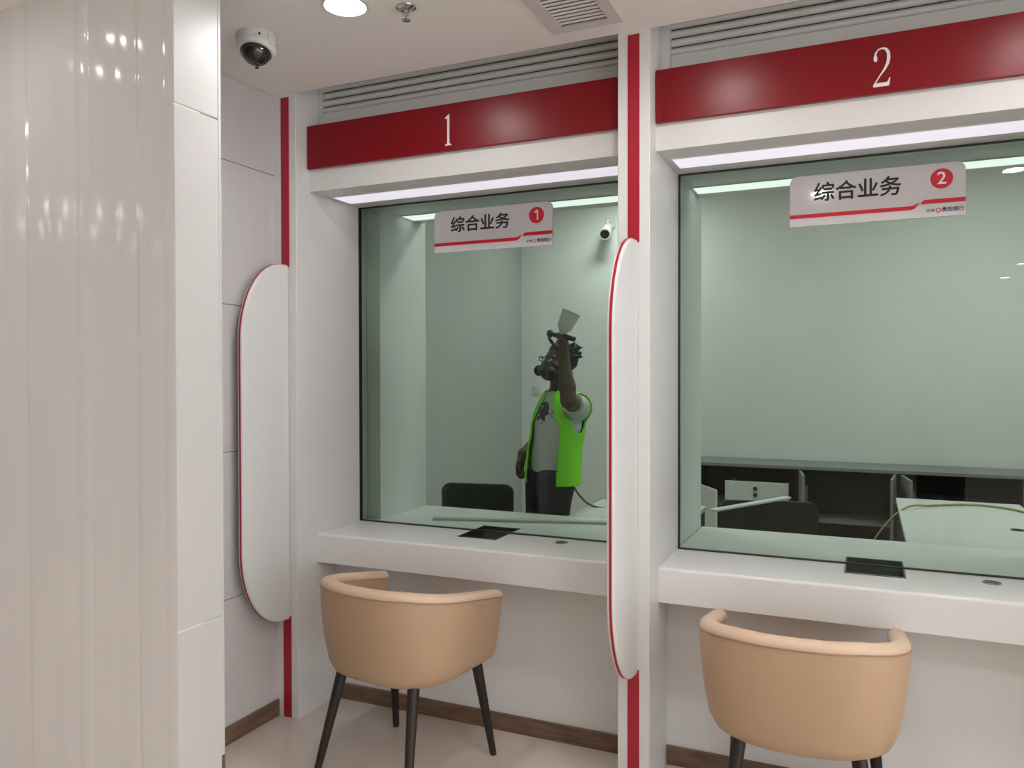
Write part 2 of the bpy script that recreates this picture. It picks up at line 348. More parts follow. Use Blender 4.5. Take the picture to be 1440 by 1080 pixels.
# ================================================================== COUNTERS
TR = [(-1.630, -1.443), (-0.069, 0.130)]; TY0, TY1 = 3.045, 3.315
GRO = [(-1.167, 3.11), (0.392, 3.10)]
def counter(i, label):
    a, b = BAYS[i]; a += 0.0005; b -= 0.0005; x0, x1 = TR[i]; zt, zb, yb = 0.787, 0.655, 3.705
    t = empty('service_counter', ((a+b)/2, YC, zb), label=label, cat='counter', group='white service counters')
    ox, oy, oz = t.location
    # slab with a slot for the tray: pieces round it, rounded front edge
    r = 0.012
    fr = [(YC+r*(1-math.sin(q)), zt-r*(1-math.cos(q))) for q in [PI/2*k/5 for k in range(6)]]   # from top to front
    prof = [(TY0, zt)] + fr + [(YC, zb+0.003), (YC+0.003, zb), (TY0, zb)]
    m = MB().prism([(p[0], p[1]) for p in prof], 0, a, b)
    m.box(a, x0, TY0, 3.2615, zb, zt).box(x1, b, TY0, 3.2615, zb, zt); c = -2.168 if i == 0 else a
    m.box(c, x0, 3.2615, TY1, zb, zt).box(x1, b, 3.2615, TY1, zb, zt).box(c, b, TY1, yb, zb, zt)
    for k, q in enumerate(m.v): m.v[k] = (q[0]-ox, q[1]-oy, q[2]-oz)
    m.build('worktop', 'solid', t, smooth=0.5)
    for yy in (yb-0.06, ):
        for q in (a+0.07, b-0.11): MB().box(q-ox, q+0.04-ox, 3.5-oy, 3.66-oy, -zb, 0).build('support', 'cabgrey', t)
    return t
counter(0, 'white counter shelf under the first window, with a dark tray')
counter(1, 'white counter shelf under the second window, behind the right chair')
def tray(i, label):
    x0, x1 = TR[i]; zt = 0.787
    t = empty('cash_tray', ((x0+x1)/2, (TY0+TY1)/2, zt), label=label, cat='tray', group='recessed cash trays')
    w, d = (x1-x0)/2-0.0008, (TY1-TY0)/2-0.0008
    sec = [(-d, 0.001), (-d+0.010, 0.001), (-d+0.016, -0.012), (-d+0.07, -0.055), (0.05, -0.058), (d-0.016, -0.012), (d-0.010, 0.001), (d, 0.001), (d, -0.1), (-d, -0.1)]
    MB().prism(sec, 0, -w+0.004, w-0.004).build('tray_bowl', 'darkmetal', t)
    MB().prism(sec[1:7], 0, -w+0.03, w-0.03)
    MB().box(-w, -w+0.004, -d, d, -0.1, 0.002).box(w-0.004, w, -d, d, -0.1, 0.002).box(-w, w, -d, -d+0.005, -0.1, 0.003).build('tray_rim', 'greymetal' if i else 'darkmetal', t)
tray(0, 'dark recessed cash tray under the glass of the first window')
tray(1, 'dark recessed cash tray under the glass of the second window')
for (x, y), lab in zip(GRO, ('dark round cable hole cover on the counter of the first window', 'dark round cable hole cover on the counter of the second window')):
    t = empty('cable_grommet', (x, y, 0.787), label=lab, cat='grommet', group='cable grommets on the counters')
    MB().lathe([(0.0285, 0.0), (0.0285, 0.002), (0.025, 0.003), (0.0245, 0.0022)], n=28).build('grommet_ring', 'greymetal', t, smooth=0.5)
    MB().lathe([(0.0243, 0.0002), (0.0243, 0.0024), (0.001, 0.0026)], n=28).build('grommet_cover', 'darkmetal', t)

# ================================================================== RED SIGN BOARDS
ONE = [(0.27, 0.0), (0.73, 0.0), (0.73, 0.035), (0.60, 0.055), (0.585, 0.09), (0.585, 1.0), (0.54, 1.0), (0.27, 0.90), (0.27, 0.865), (0.40, 0.885), (0.435, 0.86), (0.435, 0.09), (0.42, 0.055), (0.27, 0.035)]
TWO = [(0.03, 0.0), (0.90, 0.0), (0.97, 0.20), (0.90, 0.205), (0.85, 0.125), (0.74, 0.095), (0.17, 0.095), (0.42, 0.27), (0.72, 0.43), (0.90, 0.57), (0.97, 0.73), (0.93, 0.87), (0.78, 0.965), (0.55, 1.0),
       (0.30, 0.97), (0.12, 0.88), (0.05, 0.76), (0.06, 0.68), (0.14, 0.645), (0.22, 0.66), (0.265, 0.71), (0.23, 0.78), (0.19, 0.82), (0.25, 0.90), (0.36, 0.95), (0.52, 0.96),
       (0.68, 0.925), (0.77, 0.83), (0.78, 0.72), (0.73, 0.58), (0.58, 0.43), (0.33, 0.26), (0.03, 0.055)]
def sign_board(i, num, label):
    a, b = BAYS[i]
    t = empty('sign_board', ((a+b)/2, YS, 2.395), label=label, cat='sign', group='red number boards above the windows')
    w = (b-a)/2-0.004
    MB().box(-w, w, -0.02, -0.0005, 0, 0.187, r=0.0015, seg=1).build('red_panel', 'red', t)
    ol, wd = (ONE, 0.062) if num == 1 else (TWO, 0.053)
    ol = [(p[0]*wd-wd/2, p[1]*0.124+0.02) for p in ol]; n = len(ol); m = MB()
    tri = tessellate_polygon([[Vector((p[0], p[1], 0)) for p in ol]])
    m.add([(p[0], -0.0225, p[1]) for p in ol]+[(p[0], -0.0202, p[1]) for p in ol], list(tri)+[(k, (k+1) % n, n+(k+1) % n, n+k) for k in range(n)])
    o = m.build('numeral', 'numeral', t); o.location = (-0.008 if num == 1 else 0.02, 0, 0)
sign_board(0, 1, 'red board with a white 1 above the first window')
sign_board(1, 2, 'red board with a white 2 above the second window')

# ================================================================== ROLLER SHUTTERS
def shutter(i, label):
    a, b = BAYS[i]; ga, gb = a+(0.036 if i else 0.012), b-0.012; y = 2.90
    t = empty('roller_shutter', ((a+b)/2, y, 2.586), label=label, cat='shutter', group='grey roller shutters above the signs')
    w0, w1 = ga-(a+b)/2, gb-(a+b)/2
    MB().box(w0, w1, -0.006, 0.014, 0.0, 0.078, r=0.002, seg=1).build('bottom_bar', 'shutter', t)
    sec = []
    for k in range(9):
        q = k/8; sec.append((-0.014*math.sin(PI*min(1, q*1.10))**0.8+0.006 if q < 0.91 else 0.010, q*0.0285))
    sec += [(0.012, 0.0285), (0.012, 0.0)]
    MB().box(w0, w1, 0.0145, 0.017, 0.0, 0.42).build('backing', 'dark', t)
    me = None
    for k in range(11):
        if me is None:
            o = MB().prism(sec, 0, w0, w1).build('slat', 'shutter', t, smooth=0.6); me = o.data
        else:
            o = bpy.data.objects.new('slat', me); COL.objects.link(o); o.parent = t
        o.location = (0, 0, 0.080+0.0322*k)
    for x0, x1 in ((a-(a+b)/2+0.001, w0-0.001), (w1+0.001, b-(a+b)/2-0.001)):
        MB().box(x0, x1, -0.018, 0.03, 0.0, 0.42).build('guide_rail', 'shutter', t)
shutter(0, 'grey slatted roller shutter above the left red board')
shutter(1, 'grey slatted roller shutter above the right red board, cut by the frame')

# ================================================================== SOFFIT STRIP LIGHTS
for i, lab in enumerate(('narrow lit strip under the lintel of the first window', 'narrow lit strip under the lintel of the second window')):
    a, b = BAYS[i]
    t = empty('strip_light', ((a+b)/2, 3.015, 2.30), label=lab, cat='light', group='strip lights above the windows'); w = (b-a)/2-0.03
    MB().box(-w, w, -0.070, 0.070, -0.0025, -0.0003).build('diffuser', 'led', t)
    MB().box(-w-0.005, w+0.005, -0.074, -0.0702, -0.004, -0.0003).box(-w-0.005, w+0.005, 0.0702, 0.074, -0.004, -0.0003).box(-w-0.005, -w, -0.07, 0.07, -0.004, -0.0003).box(w, w+0.005, -0.07, 0.07, -0.004, -0.0003).build('light_frame', 'paint', t)

for i, lab in enumerate(('narrow lit strip added behind the glass of the first window', 'narrow lit strip added behind the glass of the second window')):  # added glowing strips that make the bright band in the glass
    a, b = BAYS[i]; a += 0.071 if i == 0 else -0.004; b -= -0.01
    t = empty('strip_light', ((a+b)/2, 3.50, 2.30), label=lab, cat='light', group='strip lights above the windows'); w = (b-a)/2-0.012
    MB().box(-w, w, -0.062, 0.062, -0.0025, -0.0003).build('diffuser', 'glow_inner', t)
    MB().box(-w-0.005, w+0.005, -0.067, -0.0622, -0.004, -0.0003).box(-w-0.005, w+0.005, 0.0622, 0.067, -0.004, -0.0003).build('light_frame', 'paint', t)

# ================================================================== HANGING WINDOW SIGNS
def window_sign(xc, num, label):
    W_, H_ = 0.582, 0.189; z0 = 2.053
    t = empty('window_sign', (xc, YG-0.0005, z0), label=label, cat='sign', group='white service signs on the glass')
    hw = W_/2; r = 0.028
    ol = [(-hw, 0), (hw, 0)] + [(hw-r+r*math.cos(q), H_-r+r*math.sin(q)) for q in [PI/2*k/6 for k in range(7)]] + [(-hw+r-r*math.sin(q), H_-r+r*math.cos(q)) for q in [PI/2*k/6 for k in range(7)]]
    MB().prism(ol, 1, -0.010, -0.0003).build('sign_plate', 'acrylic', t)
    y = -0.0106
    text_mesh('综合业务', 0.0745, 'lettering', 'blackprint', t, (-0.058, y, 0.118), bold=0.0014, extrude=0.0004)
    MB().lathe([(0.0355, -0.0004), (0.0355, 0.0004)], c=(0.217, y, 0.134), n=36, R=Matrix.Rotation(PI/2, 3, 'X')).build('number_badge', 'redprint', t)
    if num == 1:
        o1 = [(0.003, -0.021), (0.009, -0.021), (0.009, 0.022), (0.0035, 0.022), (-0.0085, 0.0145), (-0.0085, 0.0085), (0.003, 0.0145)]
        MB().prism(o1, 1, -0.0014, -0.0004).build('badge_number', 'numeral', t).location = (0.217-0.001, y, 0.134)
    else: text_mesh(str(num), 0.062, 'badge_number', 'numeral', t, (0.217, y-0.0009, 0.133), bold=0.0006, extrude=0.0004)
    # stripe: low run on the left, curling up into a high run on the right
    s = MB()
    lo = [(-hw, 0.030), (0.118, 0.030), (0.132, 0.034), (0.140, 0.044), (0.150, 0.054), (0.147, 0.0535), (0.135, 0.050), (0.128, 0.046), (0.120, 0.0445), (-hw, 0.0445)]
    s.prism(lo, 1, y, y+0.0006)
    hi = [(0.152, 0.0475), (hw, 0.0475), (hw, 0.063), (0.166, 0.063), (0.158, 0.060), (0.153, 0.054)]
    s.prism(hi, 1, y, y+0.0006)
    s.build('red_stripe', 'redprint', t)
    text_mesh('GYB', 0.0145, 'logo_letters', 'navyprint', t, (0.182, y, 0.023), extrude=0.0002, bold=0.0003)
    ring = MB(); pts = []
    for k in range(20):      # ring emblem between the two words
        q = 2*PI*k/20; pts.append((math.cos(q), math.sin(q)))
    R1, R0, cx, cz = 0.0085, 0.0055, 0.2075, 0.0225
    v = [(cx+p[0]*R1, y, cz+p[1]*R1) for p in pts]+[(cx+p[0]*R0, y, cz+p[1]*R0) for p in pts]
    ring.add(v, [(k, (k+1) % 20, 20+(k+1) % 20, 20+k) for k in range(20)]); ring.build('logo_emblem', 'redprint', t)
    text_mesh('贵阳银行', 0.0175, 'logo_name', 'navyprint', t, (0.2525, y, 0.0228), extrude=0.0002, bold=0.0004)
window_sign(-1.525, 1, 'white service sign with a red 1 badge on the first window')
window_sign(0.024, 2, 'white service sign with a red 2 badge on the second window')

# ================================================================== CEILING THINGS
def downlight(x, y, label, mat='lamp', z=CZ, group='round ceiling downlights', r=0.066):
    t = empty('downlight', (x, y, z), label=label, cat='light', group=group)
    MB().lathe([(r+0.012, 0.0), (r+0.011, -0.004), (r+0.002, -0.006), (r, -0.003), (r, 0.0)], n=32).build('trim_ring', 'whiteplastic', t, smooth=0.6)
    MB().lathe([(r, -0.0008), (r, -0.003), (0.001, -0.004)], n=32).build('diffuser', mat, t)
    return t
SPOTS = [(-1.56, 2.15, 0.066, 'round bright downlight in the ceiling near the dome camera')]
for x, y in ((-0.515, 2.15), (0.53, 2.15), (1.575, 2.15), (2.62, 2.15), (-0.28, 0.66), (0.80, 0.88), (1.84, 0.7), (2.9, 0.7), (1.6, -0.75), (2.65, -0.75), (3.7, -0.75), (1.6, -2.2), (2.65, -2.2), (3.7, -2.2),
             (1.58, -3.9), (2.65, -3.9), (1.6, -5.3), (2.2, -5.3), (-3.95, 1.2), (-4.9, 1.1), (-5.6, 0.4), (-5.2, -0.6), (-6.1, -1.0), (-5.9, -2.2), (-6.1, -3.6)):  # those far to the left are added to brighten the column and left hall
    SPOTS.append((x, y, 0.066, 'round bright downlight in the hall ceiling outside the picture'))
SPOTS += [(-2.45, 1.38, 0.022, 'small ceiling spot in front of the stone column, outside the picture'), (-2.78, 1.22, 0.022, 'small ceiling spot in front of the stone column, outside the picture')]
proto = {}
for x, y, r, lab in SPOTS:
    if r not in proto: proto[r] = downlight(x, y, lab, r=r)
    else:
        c = copy_tree(proto[r]); c.location = (x, y, CZ); c['label'] = lab
def vent(x, y, label, wx=0.168, wy=0.40):
    t = empty('air_vent', (x, y, CZ), label=label, cat='vent', group='ceiling air vents'); fw = 0.042; a, b = wx/2, wy/2
    f = MB()
    for q in ((-a-fw, -a, -b-fw, b+fw), (a, a+fw, -b-fw, b+fw)): f.box(q[0], q[1], q[2], q[3], -0.008, 0.0)
    f.box(-a, a, -b-fw, -b, -0.008, 0.0).box(-a, a, b, b+fw, -0.008, 0.0); f.build('vent_frame', 'whiteplastic', t)
    MB().box(-a, a, -b, b, -0.0012, -0.0004).build('backing', 'dark', t)
    me = None; n = int(wy/0.0245)
    for k in range(n):
        yy = -b+0.0245*(k+0.5)
        if me is None:
            o = MB().prism([(-0.006, -0.0020), (-0.003, -0.0060), (0.004, -0.0060), (0.001, -0.0020)], 0, -a, a).build('vent_slat', 'shutter', t); me = o.data
        else: o = bpy.data.objects.new('vent_slat', me); COL.objects.link(o); o.parent = t
        o.location = (0, yy, 0)
vent(-0.885, 2.385, 'slatted air vent in the ceiling above the middle pilaster')
vent(-0.713, 0.70, 'slatted air vent in the hall ceiling seen only in the second window')
def sprinkler(x, y, label):
    t = empty('sprinkler', (x, y, CZ), label=label, cat='sprinkler')
    MB().lathe([(0.034, 0.0), (0.033, -0.004), (0.022, -0.010), (0.016, -0.006), (0.012, -0.006)], n=28).build('escutcheon', 'chrome', t, smooth=0.6)
    MB().lathe([(0.009, -0.004), (0.009, -0.014), (0.005, -0.018), (0.004, -0.036), (0.006, -0.040)], n=16).build('sprinkler_stem', 'chrome', t, smooth=0.6)
    m = MB().lathe([(0.005, -0.040), (0.014, -0.0415), (0.015, -0.0435), (0.004, -0.045)], n=20)
    m.tube([(0.008, 0, -0.012), (0.011, 0, -0.026), (0.004, 0, -0.040)], 0.0015, 6); m.tube([(-0.008, 0, -0.012), (-0.011, 0, -0.026), (-0.004, 0, -0.040)], 0.0015, 6)
    m.build('deflector', 'chrome', t, smooth=0.6)
sprinkler(-1.385, 2.243, 'small chrome sprinkler head in the ceiling right of the downlight')
def dome_camera(x, y, label):
    t = empty('dome_camera', (x, y, CZ), label=label, cat='camera', group='dome cameras on the ceiling')
    MB().lathe([(0.068, 0.0), (0.070, -0.006), (0.067, -0.030), (0.064, -0.042), (0.055, -0.055)], n=36).build('camera_base', 'whiteplastic', t, smooth=0.6)
    d = Vector((0.10, -0.33, -1)).normalized(); R = d.to_track_quat('Z', 'Y').to_matrix(); c = Vector((0.004, -0.006, -0.050))
    MB().lathe([(0.050, -0.03), (0.0665, -0.012), (0.0675, 0.006), (0.063, 0.018), (0.054, 0.019), (0.050, 0.012)], c=c, n=36, R=R).build('camera_ring', 'whiteplastic', t, smooth=0.6)
    MB().lathe([(0.051, 0.010)]+[(0.051*math.cos(q), 0.012+0.050*math.sin(q)) for q in [PI/2*k/9 for k in range(10)]], c=c, n=36, R=R).build('smoked_dome', 'blackdome', t, smooth=0.8)
    MB().lathe([(0.004, 0), (0.004, 0.004)], c=(0.052, -0.045, -0.02), n=10, R=Vector((0.75, -0.66, 0)).to_track_quat('Z', 'Y').to_matrix()).build('screw', 'dark', t)
    MB().box(-0.008, 0.008, -0.004, 0.004, -0.118, -0.112, r=0.002, seg=1).box(-0.001, 0.001, -0.001, 0.001, -0.114, -0.095).build('tag', 'blackplastic', t)
    MB().box(0.044, 0.074, -0.02, 0.012, -0.050, 0.0, r=0.004, seg=1).build('cable_cover', 'whiteplastic', t)
dome_camera(-1.985, 2.21, 'white dome camera with a black dome on the ceiling, upper left')
dome_camera(-1.181, -0.18, 'white dome camera on the hall ceiling seen only in the glass')

# ================================================================== TUB CHAIRS
def _tub_table(w=0.31, back=0.29, arm=0.195, n=2.45, N=400):
    P = [(w, arm*(1-k/60)) for k in range(60)]
    for k in range(N+1):
        a = PI*k/N; c, q = math.cos(a), math.sin(a); P.append((w*math.copysign(abs(c)**(2/n), c), -back*max(q, 0)**(2/n)))
    P += [(-w, arm*k/60) for k in range(1, 61)]
    P = np.array(P); d = np.concatenate([[0], np.cumsum(np.linalg.norm(np.diff(P, axis=0), axis=1))]); d /= d[-1]
    T = np.gradient(np.stack([np.interp(np.linspace(0, 1, 401), d, P[:, k]) for k in (0, 1)], 1), axis=0)
    for _ in range(6): T[1:-1] = (T[:-2]+2*T[1:-1]+T[2:])/4
    return d, P, T/np.linalg.norm(T, axis=1)[:, None]
TUB = _tub_table()
def tub_plan(t):
    """outer plan of the shell; t 0..1 runs from right arm front round the back to the left arm front (front is +y)"""
    d, P, T = TUB; u = np.linspace(0, 1, 401); tx, ty = np.interp(t, u, T[:, 0]), np.interp(t, u, T[:, 1]); L = math.hypot(tx, ty)
    return (float(np.interp(t, d, P[:, 0])), float(np.interp(t, d, P[:, 1]))), (-ty/L, tx/L)
def tub_chair(loc, rz, label):
    t = empty('tub_chair', (loc[0], loc[1], 0), rz, label=label, cat='chair', group='cream tub chairs at the counter')
    n = 64; TH = 0.055
    def rim_z(q):
        e = abs(q-0.5)*2; return 0.742-0.075*max(0, (e-0.25)/0.75)**1.3
    def section(q):
        (x, y), (nx, ny) = tub_plan(q); h = rim_z(q); e = abs(q-0.5)*2
        out = []
        P = [(0.070, 0.385), (0.045, 0.40), (0.030, 0.43), (0.016, 0.50), (0.006, 0.58), (0.001, 0.65-0.0*e), (0.0, h-0.045), (0.001, h-0.030)]      # inset, z  outer skin going up
        for ins, z in P: out.append((x-nx*ins, y-ny*ins, min(z, h-0.028+0.001*z)))
        return out, (x, y), (nx, ny), h
    qs = [k/n for k in range(n+1)]
    outer = []; band = []; inner = []; seam = []
    for q in qs:
        o, (x, y), (nx, ny), h = section(q)
        P = lambda ins, z: (x-nx*ins, y-ny*ins, z)
        i_ = [P(TH-0.001, h-0.030), P(TH, h-0.05), P(TH+0.004, 0.50), P(TH+0.012, 0.42), P(0.10, 0.40)]
        outer.append(o+i_)
        b = [P(0.000, h-0.029)]+[P(TH/2-(TH/2+0.001)*math.cos(a), h-0.024+0.024*math.sin(a)) for a in [PI*k/8 for k in range(9)]]+[P(TH, h-0.029)]
        band.append(b); seam.append(P(-0.001, h-0.027))
    MB().rings(outer, True, True).build('shell', 'leather', t, smooth=0.9)
    # the band turns down over the arm ends
    def close(ring, sgn):
        c = sum((Vector(p) for p in ring), Vector())/len(ring); r2 = [tuple(c+(Vector(p)-c)*0.86+Vector((0, 0.012, 0))) for p in ring]; r3 = [tuple(c+(Vector(p)-c)*0.5+Vector((0, 0.018, 0))) for p in ring]
        return r2, r3
    a2, a3 = close(band[0], 1); b2, b3 = close(band[-1], 1)
    MB().rings([a3, a2]+band+[b2, b3]).build('rim_band', 'rim', t, smooth=0.9)
    MB().tube(seam, 0.0022, 6).build('seam_piping', 'seam', t, smooth=1.0)
    # bottom pan and seat cushion
    def ring(ins, z, front):
        pts = [tub_plan(k/40) for k in range(41)]; r = [(p[0]-q[0]*ins, p[1]-q[1]*ins, z) for p, q in pts]
        x0 = r[-1][0]; f = []
        for k in range(1, 12):
            u = k/12; f.append((x0+(r[0][0]-x0)*u, r[0][1]+front*math.sin(PI*u)**0.5, z))
        return r+f
    MB().rings([ring(0.085, 0.385, 0.02), ring(0.062, 0.40, 0.03), ring(0.06, 0.43, 0.04)]).build('seat_pan', 'leather', t, smooth=0.8)
    MB().rings([ring(0.066, 0.43, 0.055), ring(0.060, 0.445, 0.068), ring(0.060, 0.475, 0.068), ring(0.07, 0.49, 0.055), ring(0.13, 0.50, 0.02)]).build('seat_cushion', 'leather', t, smooth=0.8)
    for sx, fx, fy, tx, ty in ((1, 0.245, 0.235, 0.205, 0.165), (-1, 0.245, 0.235, 0.205, 0.165), (1, 0.215, -0.27, 0.165, -0.165), (-1, 0.215, -0.27, 0.165, -0.165)):
        a, b = Vector((sx*tx, ty, 0.41)), Vector((sx*fx, fy, 0.0)); rs = []
        for k, rr in ((0, 0.0225), (0.1, 0.022), (0.98, 0.0135), (1.0, 0.012)):
            c = a.lerp(b, k); rs.append([(c.x+rr*math.cos(2*PI*j/14), c.y+rr*math.sin(2*PI*j/14), c.z) for j in range(14)])
        MB().rings(rs).build('leg', 'wenge', t, smooth=0.6)
    return t
tub_chair((-1.605, 2.585), -0.12, 'cream leather tub chair with dark legs in front of the first window')
tub_chair((-0.185, 2.645), 0.02, 'cream leather tub chair with dark legs in front of the second window')

# ================================================================== STAFF ROOM FURNITURE
def office_chair(x, y, z_top, w, rz, label):
    t = empty('office_chair', (x, y, 0), rz, label=label, cat='chair', group='black office chairs behind the glass')
    h = z_top; hw = w/2; r = 0.05
    def ol(g, zb):
        return [(-hw+g+0.01, zb+g), (hw-g-0.01, zb+g)] + [(hw-r+(r-g)*math.cos(q), h-r+(r-g)*math.sin(q)) for q in [PI/2*k/6 for k in range(7)]] + [(-hw+r-(r-g)*math.sin(q), h-r+(r-g)*math.cos(q)) for q in [PI/2*k/6 for k in range(7)]]
    zb = h-0.42
    o, i = ol(0, zb), ol(0.028, zb); n = len(o); fr = MB()
    for y0, y1 in ((-0.016, 0.016),):
        v = [(p[0], y0, p[1]) for p in o]+[(p[0], y0, p[1]) for p in i]+[(p[0], y1, p[1]) for p in o]+[(p[0], y1, p[1]) for p in i]
        f = []
        for k in range(n):
            m = (k+1) % n; f += [(k, m, n+m, n+k), (2*n+k, 3*n+k, 3*n+m, 2*n+m), (k, 2*n+k, 2*n+m, m), (n+k, n+m, 3*n+m, 3*n+k)]
        fr.add(v, f)
    fr.build('back_frame', 'blackplastic', t, smooth=0.6)
    MB().prism(i, 1, -0.004, 0.004).build('back_mesh', 'mesh', t)
    MB().box(-0.23, 0.23, -0.03-0.46+0.02, -0.03, 0.44, 0.50, r=0.03, seg=3).build('seat', 'mesh', t, smooth=0.6)
    MB().tube([(0, 0.012, zb+0.06), (0, 0.04, 0.50), (0, -0.02, 0.43), (0, -0.2, 0.42)], 0.018, 8).build('back_support', 'blackplastic', t, smooth=0.8)
    MB().tube([(0, -0.25, 0.44), (0, -0.25, 0.10)], [0.03, 0.025], 12).build('gas_lift', 'blackplastic', t, smooth=0.6)
    for k in range(5):
        q = 2*PI*k/5; d = Vector((math.cos(q), math.sin(q), 0))
        l = MB().tube([Vector((0, -0.25, 0.11))+d*0.02, Vector((0, -0.25, 0.075))+d*0.29], [0.022, 0.014], 8).build('base_leg', 'blackplastic', t, smooth=0.8)
        p = Vector((0, -0.25, 0.029))+d*0.28
        MB().lathe([(0.029, -0.02), (0.029, 0.02)], c=p, n=14, R=Vector((-d.y, d.x, 0)).to_track_quat('Z', 'Y').to_matrix()).build('caster', 'blackplastic', l)
office_chair(-2.02, 4.02, 0.872, 0.42, 0.18, 'black mesh office chair behind the counter of the first window')
office_chair(-0.47, 4.36, 0.822, 0.50, 0.22, 'black mesh office chair behind the counter of the second window')

# back cabinet along the rear wall, seen through the second window
def back_cabinet():
    y0, y1, zt = 6.07, 6.48, 0.825
    t = empty('back_cabinet', (-0.1, y0, 0), label='low dark cabinet with open doors along the rear wall behind the glass', cat='cabinet')
    X = lambda x: x+0.1
    D = y1-y0
    MB().box(X(-1.20), X(1.75), -0.03, D, zt-0.022, zt).build('cabinet_top', 'cabgrey', t)
    MB().box(X(-1.20), X(1.75), D-0.02, D, 0.02, zt-0.022).build('back_panel', 'carcass', t)
    MB().box(X(0.24), X(0.95), D-0.03, D-0.0205, 0.09, zt-0.03).build('back_panel', 'carcass_brown', t)
    MB().box(X(-1.20), X(1.75), 0.0, D-0.02, 0.0, 0.09).build('cabinet_base', 'carcass', t)
    for x in (-1.19, -0.45, 0.20, 0.95, 1.73): MB().box(X(x)-0.009, X(x)+0.009, 0.0, D-0.02, 0.09, zt-0.022).build('upright', 'carcass', t)
    for a, b, z in ((-0.44, 0.19, 0.42), (0.21, 0.94, 0.60), (-1.18, -0.46, 0.50)): MB().box(X(a), X(b), 0.02, D-0.02, z, z+0.018).build('cabinet_shelf', 'cabgrey', t)
    # drawer front with two dark locks
    d = MB().box(X(-0.95), X(-0.505), -0.10, -0.082, 0.565, 0.705).build('drawer_front', 'cabwhite', t)
    MB().box(X(-0.94), X(-0.93), -0.082, 0.30, 0.57, 0.68).box(X(-0.525), X(-0.515), -0.082, 0.30, 0.57, 0.68).box(X(-0.93), X(-0.525), -0.082, 0.30, 0.57, 0.58).build('drawer_box', 'cabgrey', t)
    for z in (0.61, 0.655): MB().lathe([(0.016, 0), (0.014, 0.008), (0.002, 0.010)], c=(X(-0.735), -0.10, z), n=14, R=Vector((0, -1, 0)).to_track_quat('Z', 'Y').to_matrix()).build('lock', 'dark', d)
    # open doors, hinged at the uprights
    for x, ang, wd in ((-0.435, 98, 0.33), (0.185, 85, 0.33), (0.225, 98, 0.33), (0.945, 55, 0.36)):
        m = MB().box(-0.009, 0.009, -wd, 0.0, 0.10, zt-0.03).build('door', 'cabgrey', t)
        m.location = (X(x), -0.002, 0); m.rotation_euler = (0, 0, math.radians(ang-90)) if ang != 55 else (0, 0, math.radians(28))
        MB().box(0.0092, 0.03, -wd+0.03, -wd+0.045, 0.62, 0.72).build('door_handle', 'greymetal', m)
    m = MB().box(-0.009, 0.009, -0.36, 0.0, 0.10, 0.66).build('door', 'cabwhite', t); m.location = (X(-1.17), -0.002, 0); m.rotation_euler = (0, 0, math.radians(32))
back_cabinet()
def return_desk(x0, x1, y0, y1, label, hole=None):
    t = empty('return_desk', ((x0+x1)/2, (y0+y1)/2, 0), label=label, cat='desk', group='white side desks behind the counters'); w, d = (x1-x0)/2, (y1-y0)/2
    MB().box(-w, w, -d, d, 0.725, 0.75, r=0.002, seg=1).build('desk_top', 'desk', t)
    for sx in (-1, 1):
        MB().box(sx*w-0.03 if sx > 0 else -w+0.004, sx*w-0.004 if sx > 0 else -w+0.03, -d+0.02, d-0.02, 0, 0.725).build('desk_panel', 'carcass', t)
    if hole: MB().lathe([(0.03, 0.75), (0.03, 0.753), (0.002, 0.753)], c=(hole[0]-(x0+x1)/2, hole[1]-(y0+y1)/2, 0), n=20).build('cable_hole', 'dark', t)
return_desk(0.165, 0.80, 3.72, 5.26, 'white side desk behind the counter of the second window', (0.66, 4.4))
return_desk(-1.43, -0.82, 3.72, 4.50, 'white side desk corner behind the painter at the first window')
t = empty('drawer_pedestal', (1.02, 4.95, 0), label='grey drawer pedestal beside the side desk at the right picture edge', cat='cabinet')
MB().box(-0.2, 0.2, -0.25, 0.25, 0.0, 0.72, r=0.003, seg=1).build('pedestal_body', 'cabgrey', t)
for k in range(3): MB().box(-0.19, 0.19, -0.268, -0.251, 0.05+0.22*k, 0.255+0.22*k, r=0.002, seg=1).build('drawer', 'cabwhite', t)

# loose trim boards
def board(a, b, w, th, name, mat, label, group):
    a, b = Vector(a), Vector(b); d = b-a; L = d.length; o = MB().box(0, L, -w/2, w/2, 0, th, r=0.002, seg=1).build(name, mat)
    o.location = a; o.rotation_euler = d.to_track_quat('X', 'Z').to_euler(); tag(o, label, 'board', group); return o
board((-1.93, 3.36, 0.7885), (-0.86, 3.66, 0.7885), 0.045, 0.012, 'trim_board', 'cabwhite', 'long pale trim board lying on the counter behind the first window', 'loose trim boards')
board((-0.69, 3.96, 0.815), (-0.375, 4.42, 0.832), 0.04, 0.012, 'trim_board', 'cabwhite', 'pale trim board propped over the black chair behind the second window', 'loose trim boards')

